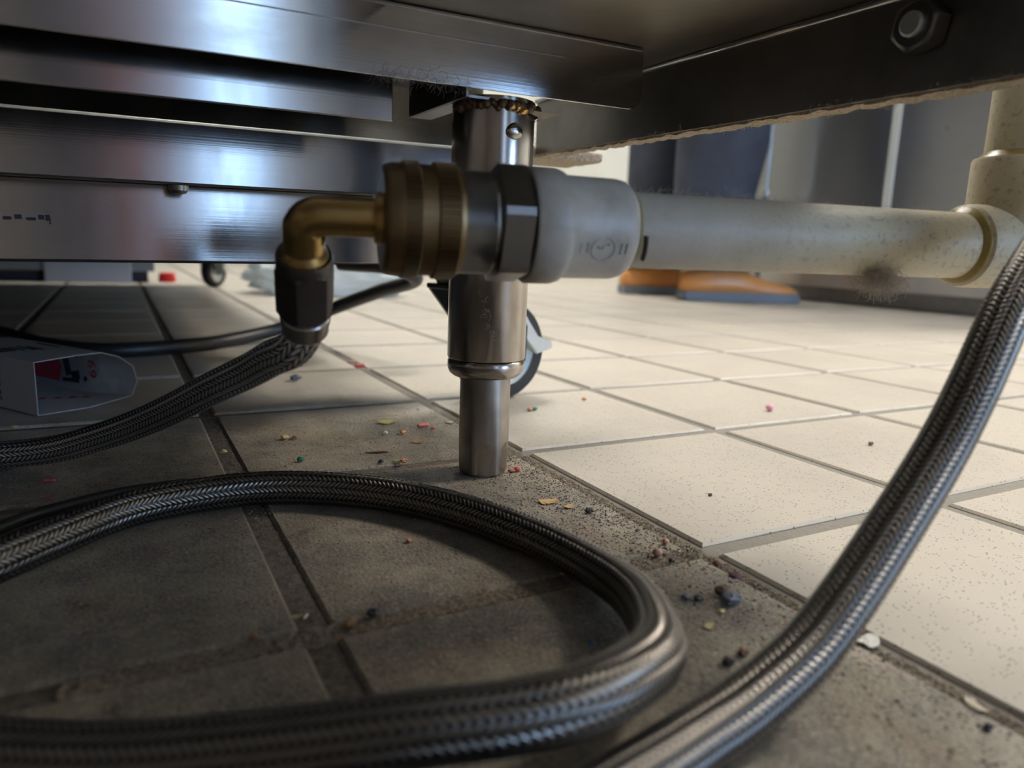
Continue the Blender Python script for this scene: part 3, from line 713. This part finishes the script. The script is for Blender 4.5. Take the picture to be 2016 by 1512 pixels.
for a in [
 ('sprinkle', 'sprinkle', -.0348, .4044, .0060, PINK, 'long pink sprinkle on the dark tile between the two left hoses', -.3),
 ('sprinkle', 'sprinkle', -.0333, .3756, .0034, PINK, 'short pink sprinkle just above the left part of the looped hose', -.3),
 ('sprinkle', 'sprinkle', -.0428, .3560, .0024, DRED, 'tiny dark red bit beside the thin dark strand at the left edge', 0),
 ('crumb', 'crumb', -.0611, .5250, .0040, TAN, 'tan crumb below the white carton at the left edge', 0),
 ('crumb', 'crumb', .0482, .4316, .0036, YEL, 'yellow crumb lying in the dark grout groove', 0, G),
 ('crumb', 'crumb', .0838, .3951, .0040, GREEN, 'dark green crumb left of the black twig', 0),
 ('crumb', 'crumb', .0850, .4450, .0048, TAN, 'larger tan crumb below the hose nut', 0),
 ('crumb', 'crumb', .0905, .4430, .0034, BROWN, 'small brown crumb beside the tan crumb below the hose nut', 0),
 ('twig', 'twig', .1276, .3957, .0140, (.08, .04, .035), 'thin dark brown twig left of the counter leg foot', -.28),
 ('flake', 'flake', .1569, .4643, .0120, (.50, .47, .16), 'olive yellow flake left of the counter leg', -.25),
 ('sprinkle', 'sprinkle', .1758, .4454, .0095, CORAL, 'long coral red sprinkle left of the counter leg', 0.05),
 ('crumb', 'crumb', .1801, .4380, .0030, CORAL, 'tiny coral bit right below the long coral sprinkle', 0),
 ('crumb', 'crumb', .1567, .4323, .0038, ORANGE, 'small orange bit left of the coral sprinkle', 0),
 ('crumb', 'crumb', .1463, .4361, .0032, WHITE, 'white speck left of the small orange bit', 0),
 ('crumb', 'crumb', .1915, .4939, .0030, WHITE, 'white speck above the coral sprinkle, near the grout line', 0),
 ('sprinkle', 'sprinkle', .1325, .3745, .0060, YEL, 'pale yellow half of a broken sprinkle near the leg foot', -.4),
 ('crumb', 'crumb', .1357, .3722, .0042, ORANGE, 'orange-brown crumb touching the pale yellow one near the leg foot', 0),
 ('crumb', 'crumb', .1238, .3765, .0032, BLACKC, 'black crumb left of the pale yellow one', 0),
 ('flake', 'flake', .1977, .4514, .0060, CREAM, 'cream flake at the left side of the counter leg', .3),
 ('flake', 'flake', .1583, .4093, .0065, (.38, .20, .08), 'rusty orange flake between the twig and the coral sprinkle', -.5),
 ('bead', 'bead', .1880, .3350, .0036, CORAL, 'round coral candy bit right of the leg foot', 0),
 ('crumb', 'crumb', .1838, .3345, .0034, (.40, .13, .07), 'brown-red crumb against the right side of the leg foot', 0),
 ('flake', 'flake', .2038, .3498, .0075, (.40, .44, .50), 'clear bluish flake in the grout right of the leg foot', .4, G),
 ('flake', 'flake', .1779, .2851, .0095, (.52, .31, .12), 'curled tan flake right above the looped hose', -.2),
 ('flake', 'flake', .1838, .2760, .0065, (.45, .30, .14), 'smaller tan flake right of the curled one', .3),
 ('crumb', 'crumb', .1885, .2658, .0040, BLACKC, 'black grit right of the two tan flakes', 0),
 ('bead', 'bead', .1979, .2225, .0030, (.52, .28, .17), 'small orange-pink bead by the grout corner', 0),
 ('bead', 'bead', .1863, .2140, .0042, (.42, .22, .15), 'pinkish brown bead left of the black crumb by the grout corner', 0),
 ('crumb', 'crumb', .1877, .2066, .0030, BLACKC, 'black crumb right of the pinkish brown bead', 0),
 ('bead', 'bead', .2040, .1979, .0044, (.26, .14, .09), 'brown translucent bead in the grout line', 0, G),
 ('crumb', 'crumb', .2020, .1866, .0048, (.14, .04, .06), 'dark crumb with a red tip in the grout line', 0, G),
 ('crumb', 'crumb', .1839, .1707, .0072, GREYC, 'largest dark grey lump between the loop and the right hose', 0),
 ('crumb', 'crumb', .1860, .1770, .0060, (.14, .09, .05), 'brown lump just behind the largest dark grey lump', 0),
 ('crumb', 'crumb', .1721, .1801, .0036, GREYC, 'small dark grey crumb right of the hose bend', 0),
 ('crumb', 'crumb', .1750, .1775, .0036, (.10, .08, .06), 'dark brown crumb beside the small grey one at the hose bend', 0),
 ('crumb', 'crumb', .1760, .1671, .0024, YEL, 'tiny yellow bit below the largest dark grey lump', 0),
 ('flake', 'flake', .1656, .1621, .0044, (.50, .42, .18), 'yellowish flake lying between loop and right hose', .4),
 ('crumb', 'crumb', .1626, .1441, .0040, (.20, .09, .05), 'reddish brown crumb close to the left side of the right hose', 0),
 ('crumb', 'crumb', .1550, .1422, .0042, (.07, .05, .04), 'blackish crumb left of the reddish brown one by the right hose', 0),
 ('sprinkle', 'sprinkle', .1238, .1700, .0036, BLUE, 'bright blue sprinkle bit inside the hose loop', 1.3),
 ('sprinkle', 'sprinkle', .0484, .2245, .0034, WHITE, 'white rod-shaped bit in the grout groove inside the loop', .9, G),
 ('flake', 'flake', .0462, .2262, .0036, (.40, .34, .20), 'tan flake left of the white bit in the groove', 0, G),
 ('crumb', 'crumb', .0591, .2097, .0046, (.30, .17, .07), 'orange-brown crumb right of the groove inside the loop', 0),
 ('crumb', 'crumb', .0306, .2147, .0034, (.26, .15, .08), 'orange crumb left of the groove inside the loop', 0),
 ('crumb', 'crumb', .0677, .2133, .0044, BLACKC, 'black crumb behind the orange-brown one inside the loop', 0),
 ('bead', 'bead', .4551, .4020, .0068, (.85, .38, .48), 'pink candy bit alone on the clean bright tile', 0),
 ('crumb', 'crumb', .4370, .2985, .0040, (.20, .14, .08), 'brown speck on the clean tile left of the right hose', 0),
 ('crumb', 'crumb', .3326, .4856, .0042, (.75, .42, .22), 'light orange bit on the bright tile right of the caster', 0),
 ('crumb', 'crumb', .2739, .4658, .0042, (.10, .32, .20), 'small green crumb in front of the caster wheel', 0),
 ('crumb', 'crumb', .2690, .4640, .0046, (.55, .28, .16), 'pale orange crumb beside the green one in front of the caster', 0),
 ('sprinkle', 'sprinkle', .2080, .7009, .0125, RED, 'red sprinkle lying in the grout line left of the leg', .2, G),
 ('sprinkle', 'sprinkle', .2074, .7278, .0090, (.55, .22, .20), 'faded pink sprinkle behind the red one in the grout', .2, G),
 ('crumb', 'crumb', .1319, .6367, .0095, GREYC, 'dark grey clump on the tile right of the hose ferrule', 0),
 ('flake', 'flake', .2065, .1325, .0100, WHITE, 'white paper flake against the right side of the right hose', .3),
 ('flake', 'flake', .2032, .0974, .0066, (.55, .48, .36), 'cream flake near the lower right corner on the grout edge', 1.2),
 ('crumb', 'crumb', .0996, .2663, .0028, (.48, .18, .10), 'orange bit in the upper part of the hose loop', 0),
 ('crumb', 'crumb', .1960, .0900, .0030, (.06, .05, .06), 'black grain at the lower right on the dusty strip', 0),
 ('crumb', 'crumb', .2600, .2620, .0026, (.12, .08, .06), 'dark grain alone on the clean tile right of the leg', 0),
]:
    kind, nm = a[0], a[1]
    crumb({'crumb': 'crumb', 'bead': 'candy_bead', 'flake': 'food_flake', 'sprinkle': 'sprinkle', 'twig': 'twig'}[nm], kind, *a[2:6], a[6], *(a[7:9] if len(a) > 7 else ()))

def grit(name, n, col, area, smin, smax, label, rs):
    rnd = random.Random(rs); vs_, fs = [], []
    k = 0
    while k < n:
        x, y, s = area(rnd); r = s*rnd.uniform(smin, smax)
        b = len(vs_); h = r*rnd.uniform(.5, .9)
        a0 = rnd.uniform(0, 6)
        for q in range(4): vs_.append((x+r*math.cos(a0+q*PI/2)*rnd.uniform(.6, 1.3), y+r*math.sin(a0+q*PI/2)*rnd.uniform(.5, 1.2), h*rnd.uniform(.1, .6)))
        vs_.append((x+rnd.uniform(-.4, .4)*r, y, h)); vs_.append((x, y, -.0002))
        for q in range(4): fs.append((b+q, b+(q+1) % 4, b+4)); fs.append((b+(q+1) % 4, b+q, b+5))
        k += 1
    me = bpy.data.meshes.new(name); me.from_pydata(vs_, [], fs); me.update()
    return tag(link(name, me, cmat(col)), label, 'grit', None, 'stuff')
def strip(r):      # along the dirty side of the long grout line
    y = r.uniform(.06, .36); x = .207-abs(r.gauss(0, .028)); return x, y, 1
def wide(r): return r.uniform(-.08, .206), r.uniform(.10, .50), 1
def groove(r): return (X0-T)+r.uniform(-.0035, .0035), r.uniform(.19, .52), .8
def crust(name, x0, x1, y0, y1, nx, ny, amp, base, m, label):
    bm = bmesh.new(); G_ = []
    for i in range(nx+1):
        row = []
        for j in range(ny+1):
            x = x0+(x1-x0)*i/nx; y = y0+(y1-y0)*j/ny; u = min(i/nx, 1-i/nx)*2 if nx < ny else min(j/ny, 1-j/ny)*2
            h = base+amp*(noise.noise(V((x*420, y*420, 1)))*.5+noise.noise(V((x*1300, y*1300, 4)))*.45+.35*noise.noise(V((x*90, y*90, 8))))
            if u < .25: h -= (1-u/.25)*amp*1.6
            row.append(bm.verts.new((x+noise.noise(V((y*200, x*50, 3)))*.0012, y, h)))
        G_.append(row)
    for i in range(nx):
        for j in range(ny): bm.faces.new((G_[i][j], G_[i+1][j], G_[i+1][j+1], G_[i][j+1]))
    o = finish(bm, name, m, smooth=True); return tag(o, label, 'dirt', None, 'stuff')
M_CRUST = plain('caked_dirt', (.26, .21, .15), .95, 0, 600, .9, .9, col2=(.06, .045, .035))
crust('caked_dirt', .1945, .2100, .03, .46, 26, 700, .0014, -.0003, M_CRUST, 'caked gritty dirt filling the long grout line right of the hose loop')
crust('caked_dirt', -.02, .2000, .2050, .2165, 360, 20, .0012, -.0004, M_CRUST, 'caked dirt filling the cross joint between tiles inside the hose loop')
grit('sand_grit', 6500, (.46, .38, .26), strip, .00015, .00050, 'sandy pale grit gathered along the grout line beside the hose loop', 1)
grit('dark_grit', 3800, (.07, .055, .05), strip, .00015, .00065, 'dark grit gathered along the grout line beside the hose loop', 2)
grit('pale_specks', 2500, (.50, .45, .38), wide, .00012, .00042, 'tiny pale specks scattered over the dirty tiles', 3)
grit('dark_specks', 2200, (.06, .05, .045), wide, .00015, .0005, 'tiny dark specks scattered over the dirty tiles', 4)
def strip2(r):
    y = r.uniform(.07, .34); return .203-abs(r.gauss(0, .022)), y, 1
grit('food_debris', 170, (.30, .17, .08), strip2, .0004, .0011, 'brown food debris scattered between the looped hose and the long grout line', 6)
grit('black_debris', 120, (.04, .035, .035), strip2, .0004, .0011, 'black charred debris scattered between the looped hose and the grout line', 7)
grit('pale_debris', 120, (.58, .52, .42), strip2, .0003, .0008, 'pale flaky debris scattered between the looped hose and the grout line', 8)
grit('groove_dirt', 700, (.24, .19, .14), groove, .0002, .0008, 'crumbly dirt filling the dark grout groove under the hoses', 5)

# ------------------------------------------------------------------ background right: steel refrigerator, person
fr = tag(empty('refrigerator', (1.79, 1.2, 0)), 'tall stainless steel refrigerator standing behind the person', 'refrigerator')
M_FR = steel('fridge_steel', col=(.60, .60, .60), rough=.30, brush=(60, 3, 300), bstr=.05, stain=.12, axis_stain=(2, 2, 1))
bm = bmesh.new(); box(bm, (.03, -.62, .10), (.72, .98, 2.0), .004); finish(bm, 'body', M_FR, fr)
bm = bmesh.new(); box(bm, (.05, -.60, .0), (.70, .96, .10), .002); finish(bm, 'kick_plate', M_HEX, fr)
for y0, y1 in ((-.615, .058), (.076, .975)):
    bm = bmesh.new(); box(bm, (0, y0, .045), (.03, y1, 1.98), .003); d = finish(bm, 'door', M_FR, fr)
    bm = bmesh.new(); yh = y1-.05 if y0 < 0 else y0+.05
    lathe(bm, [(.9, .009), (1.3, .009)], 16, 'Z', (-.035, yh, 0)); box(bm, (-.04, yh-.006, .91), (0, yh+.006, .93)); box(bm, (-.04, yh-.006, 1.27), (0, yh+.006, 1.29)); finish(bm, 'handle', M_ZINC, d)
bm = bmesh.new(); box(bm, (-.006, .056, .045), (.01, .078, 1.98), .003); tag(finish(bm, 'door_edge_strip', plain('white_strip', (.78, .84, .86), .4), fr), 'bright white vertical strip between the doors')
mp_ = tag(empty('chrome_rod', (1.70, 1.60, 0)), 'thin chrome rod standing just right of the trousers', 'rod')
bm = bmesh.new(); lathe(bm, [(.30, .003), (.302, .011), (.318, .012), (.325, .007), (.9, .0065)], 20); finish(bm, 'rod', M_ZINC, mp_, auto=.6)
bm = bmesh.new(); lathe(bm, [(0, .05), (.008, .05), (.012, .008), (.30, .0065)], 24); finish(bm, 'stand', M_HEX, mp_, auto=.6)

per = tag(empty('person', (1.425, 1.52, 0), math.atan2(-.35, .936)), 'person in dark navy trousers and tan leather shoes standing side-on', 'person')
M_SKIN = plain('skin', (.45, .28, .2), .5); M_NAVY = plain('navy_trousers', (.035, .042, .062), .75, 0, 12, .5, .4, col2=(.085, .10, .14))
M_SHIRT = plain('dark_shirt', (.05, .05, .06), .8); M_HAIR = plain('dark_hair', (.03, .02, .015), .6)
M_SHOE = plain('tan_leather', (.72, .30, .08), .34, 0, 14, .4, .1, col2=(.75, .40, .16)); M_SOLE = plain('grey_sole', (.20, .23, .27), .6)
def loft(bm, rings, seg=32):
    """rings: (x, y, z, rx, ry)"""
    pv = None
    first = None
    for x, y, z, rx, ry in rings:
        q = [bm.verts.new((x+rx*math.cos(a), y+ry*math.sin(a), z)) for a in np.arange(seg)*2*PI/seg]
        if pv:
            for i in range(seg): bm.faces.new((pv[i], pv[(i+1) % seg], q[(i+1) % seg], q[i]))
        else: bm.faces.new(q)
        pv = q
    bm.faces.new(pv)
# body: one skinned figure
J = [((.0, .11, .95), .12), ((.0, .11, 1.10), .12), ((.0, .11, 1.32), .14), ((.0, .11, 1.44), .08), ((.01, .11, 1.52), .055), ((.02, .11, 1.60), .075), ((.03, .11, 1.68), .09), ((.02, .11, 1.76), .07),
     ((-.02, .22, .88), .09), ((-.05, .225, .50), .065), ((-.09, .225, .10), .04), ((-.02, .01, .88), .09), ((.01, 0, .50), .065), ((0, 0, .10), .04),
     ((0, -.07, 1.38), .06), ((-.01, -.12, 1.10), .045), ((.06, -.11, .88), .03), ((0, .29, 1.38), .06), ((-.01, .34, 1.10), .045), ((.06, .33, .88), .03),
     ((.05, 0, .06), .035), ((-.04, .225, .06), .035)]
ed = [(0, 1), (1, 2), (2, 3), (3, 4), (4, 5), (5, 6), (6, 7), (0, 8), (8, 9), (9, 10), (0, 11), (11, 12), (12, 13), (2, 14), (14, 15), (15, 16), (2, 17), (17, 18), (18, 19), (13, 20), (10, 21)]
vs_ = [j[0] for j in J]; rs_ = [j[1] for j in J]
for wrist, sgn in ((16, -1), (19, 1)):
    w = V(vs_[wrist]); pk = len(vs_); vs_.append(tuple(w+V((.02, 0, -.05)))); rs_.append(.022); ed.append((wrist, pk))
    for q in range(4):
        b0 = len(vs_); kx = (-.028+.018*q); l = (.036, .042, .040, .03)[q]
        vs_ += [tuple(w+V((.02+kx, 0, -.09))), tuple(w+V((.025+kx, 0, -.09-l))), tuple(w+V((.030+kx, sgn*-.012, -.09-l*1.7)))]; rs_ += [.009, .0085, .007]
        ed += [(pk, b0), (b0, b0+1), (b0+1, b0+2)]
    b0 = len(vs_); vs_ += [tuple(w+V((.055, 0, -.06))), tuple(w+V((.065, 0, -.09)))]; rs_ += [.010, .008]; ed += [(pk, b0), (b0, b0+1)]
me = bpy.data.meshes.new('body'); me.from_pydata(vs_, ed, []); body = link('body', me, M_SKIN, per)
sk = body.modifiers.new('skin', 'SKIN'); me.skin_vertices[0].data[0].use_root = True
for i, r in enumerate(rs_): me.skin_vertices[0].data[i].radius = (r, r)
body.modifiers.new('sub', 'SUBSURF').levels = 1
bm = bmesh.new()
loft(bm, [(-.0, .0, .085, .125, .075), (-.0, .0, .16, .118, .078), (.002, .0, .28, .115, .08), (.012, .0, .42, .125, .088), (.014, .005, .55, .12, .09), (.0, .02, .75, .125, .098), (-.01, .05, .90, .12, .10)])
loft(bm, [(-.085, .225, .085, .09, .07), (-.085, .225, .28, .092, .074), (-.07, .225, .45, .1, .08), (-.05, .222, .55, .105, .085), (-.03, .20, .75, .12, .095), (-.02, .17, .90, .12, .10)])
loft(bm, [(-.01, .11, .84, .13, .17), (0, .11, .95, .125, .17), (0, .11, 1.03, .115, .155)])
for v in bm.verts:
    if .1 < v.co.z < .84: v.co += V(noise.noise_vector(v.co*V((9, 9, 5))))*.010
finish(bm, 'trousers', M_NAVY, per, smooth=True)
bm = bmesh.new(); loft(bm, [(0, .11, .98, .13, .17), (0, .11, 1.15, .125, .165), (.0, .11, 1.3, .13, .185), (0, .11, 1.40, .11, .19), (0, .11, 1.46, .07, .09)])
for s, yy in ((-1, -.07), (1, .29)): loft(bm, [(-.005, yy+s*.045, 1.14, .06, .055), (0, yy+s*.02, 1.28, .062, .06), (0, yy-s*.02, 1.42, .06, .06)])
finish(bm, 'shirt', M_SHIRT, per, smooth=True)
bm = bmesh.new(); bmesh.ops.create_uvsphere(bm, u_segments=24, v_segments=16, radius=.105, matrix=Matrix.Translation((-.005, .11, 1.72)))
finish(bm, 'hair', M_HAIR, per, smooth=True)
bm = bmesh.new()
bm.free(); M_EYE = plain('eye_white', (.7, .7, .7), .3)
for yy in (.075, .145):
    bm = bmesh.new(); bmesh.ops.create_uvsphere(bm, u_segments=12, v_segments=8, radius=.012, matrix=Matrix.Translation((.105, yy, 1.665))); finish(bm, 'eye', M_EYE, per, smooth=True)
bm = bmesh.new(); bmesh.ops.create_cone(bm, segments=12, radius1=.018, radius2=.006, depth=.05, cap_ends=True, matrix=Matrix.Translation((.115, .11, 1.645))); finish(bm, 'nose', M_SKIN, per, smooth=True)
def shoe(ox, oy, rz, L_=.335):
    M = Matrix.Translation((ox, oy, 0)) @ Matrix.Rotation(rz, 4, 'Z')
    # outline along x from heel (-.09) to toe
    st = [(0, .030, .052, .075), (.04, .037, .062, .088), (.10, .037, .070, .100), (.15, .036, .078, .098), (.19, .040, .075, .078), (.23, .045, .062, .062), (.27, .046, .05, .052), (.305, .040, .04, .045), (.328, .022, .03, .034)]
    bm = bmesh.new(); pv = None
    for x, w, _, h in st:
        ring = []
        for k in range(20):
            a = PI*k/19; ring.append(bm.verts.new((x-.09, -w*math.cos(a), .022+(h-.022)*math.sin(a)**.6)))
        if pv:
            for i in range(19): bm.faces.new((pv[i], pv[i+1], ring[i+1], ring[i]))
            bm.faces.new((pv[0], ring[0], ring[19], pv[19]))
        else: bm.faces.new(ring)
        pv = ring
    bm.faces.new(pv)
    s = finish(bm, 'shoe', M_SHOE, per, M, smooth=True)
    bm = bmesh.new(); out = []
    for x, w, _, h in st: out.append((x-.09+(.006 if x > .3 else -.003 if x == 0 else 0), -w-.004))
    out += [(x, -y) for x, y in reversed(out)]
    A = [bm.verts.new((x, y, .001)) for x, y in out]; B = [bm.verts.new((x, y, .026)) for x, y in out]
    bm.faces.new(A); bm.faces.new(B)
    for k in range(len(out)): j = (k+1) % len(out); bm.faces.new((A[k], B[k], B[j], A[j]))
    bmesh.ops.bevel(bm, geom=[e for e in bm.edges], offset=.003, segments=2, affect='EDGES')
    finish(bm, 'sole', M_SOLE, s, auto=.6)
shoe(.02, 0, 0); shoe(-.085, .225, .05)

# ------------------------------------------------------------------ background left
ap = tag(empty('appliance', (-.42, 2.1, 0)), 'grey low appliance far under the cabinet with a pale foot', 'appliance')
M_GREY = plain('grey_enamel', (.20, .215, .235), .5, 0, 4, .2)
bm = bmesh.new(); box(bm, (-.6, -.0, .028), (.505, .7, .95), .004); finish(bm, 'body', M_GREY, ap)
bm = bmesh.new(); box(bm, (.265, -.012, .0), (.452, .10, .060), .003); finish(bm, 'foot', plain('pale_blue_grey', (.34, .37, .42), .5), ap)
bm = bmesh.new(); box(bm, (-.55, .03, .0), (.49, .66, .028)); finish(bm, 'recessed_base', M_BLACK, ap)
bm = bmesh.new(); lathe(bm, [(0, .020), (.004, .022), (.022, .019), (.024, .016), (.024, .004)], 24)
o = finish(bm, 'bottle_cap', plain('red_plastic', (.65, .03, .03), .4), auto=.6); o.location = (.116, 2.15, .0005)
tag(o, 'red plastic cap on the bright floor beside the far grey appliance', 'cap')
# crumpled clear plastic bag
mt, nt, b = mat('clear_plastic_film'); b.inputs['Base Color'].default_value = (.85, .92, .94, 1); b.inputs['Roughness'].default_value = .22; b.inputs['Transmission Weight'].default_value = .45; b.inputs['IOR'].default_value = 1.2
bm = bmesh.new(); bmesh.ops.create_icosphere(bm, subdivisions=5, radius=1)
for v in bm.verts:
    d = v.co.copy(); n1 = noise.noise(d*2.2+V((3, 1, 7))); n2 = noise.ridged_multi_fractal(d*2.5, .8, 2.2, 5, 1., 2.)
    r = 1+.22*n1+.16*n2+.10*noise.noise(d*9)
    v.co = V((d.x*.15*r, d.y*.09*r, max(.001, .045+d.z*.055*r)))
o = finish(bm, 'plastic_bag', mt, smooth=True); o.location = (.425, 1.70, 0); o.rotation_euler = (0, 0, -.35)
tag(o, 'crumpled clear plastic bag on the floor behind the hose nut', 'bag')
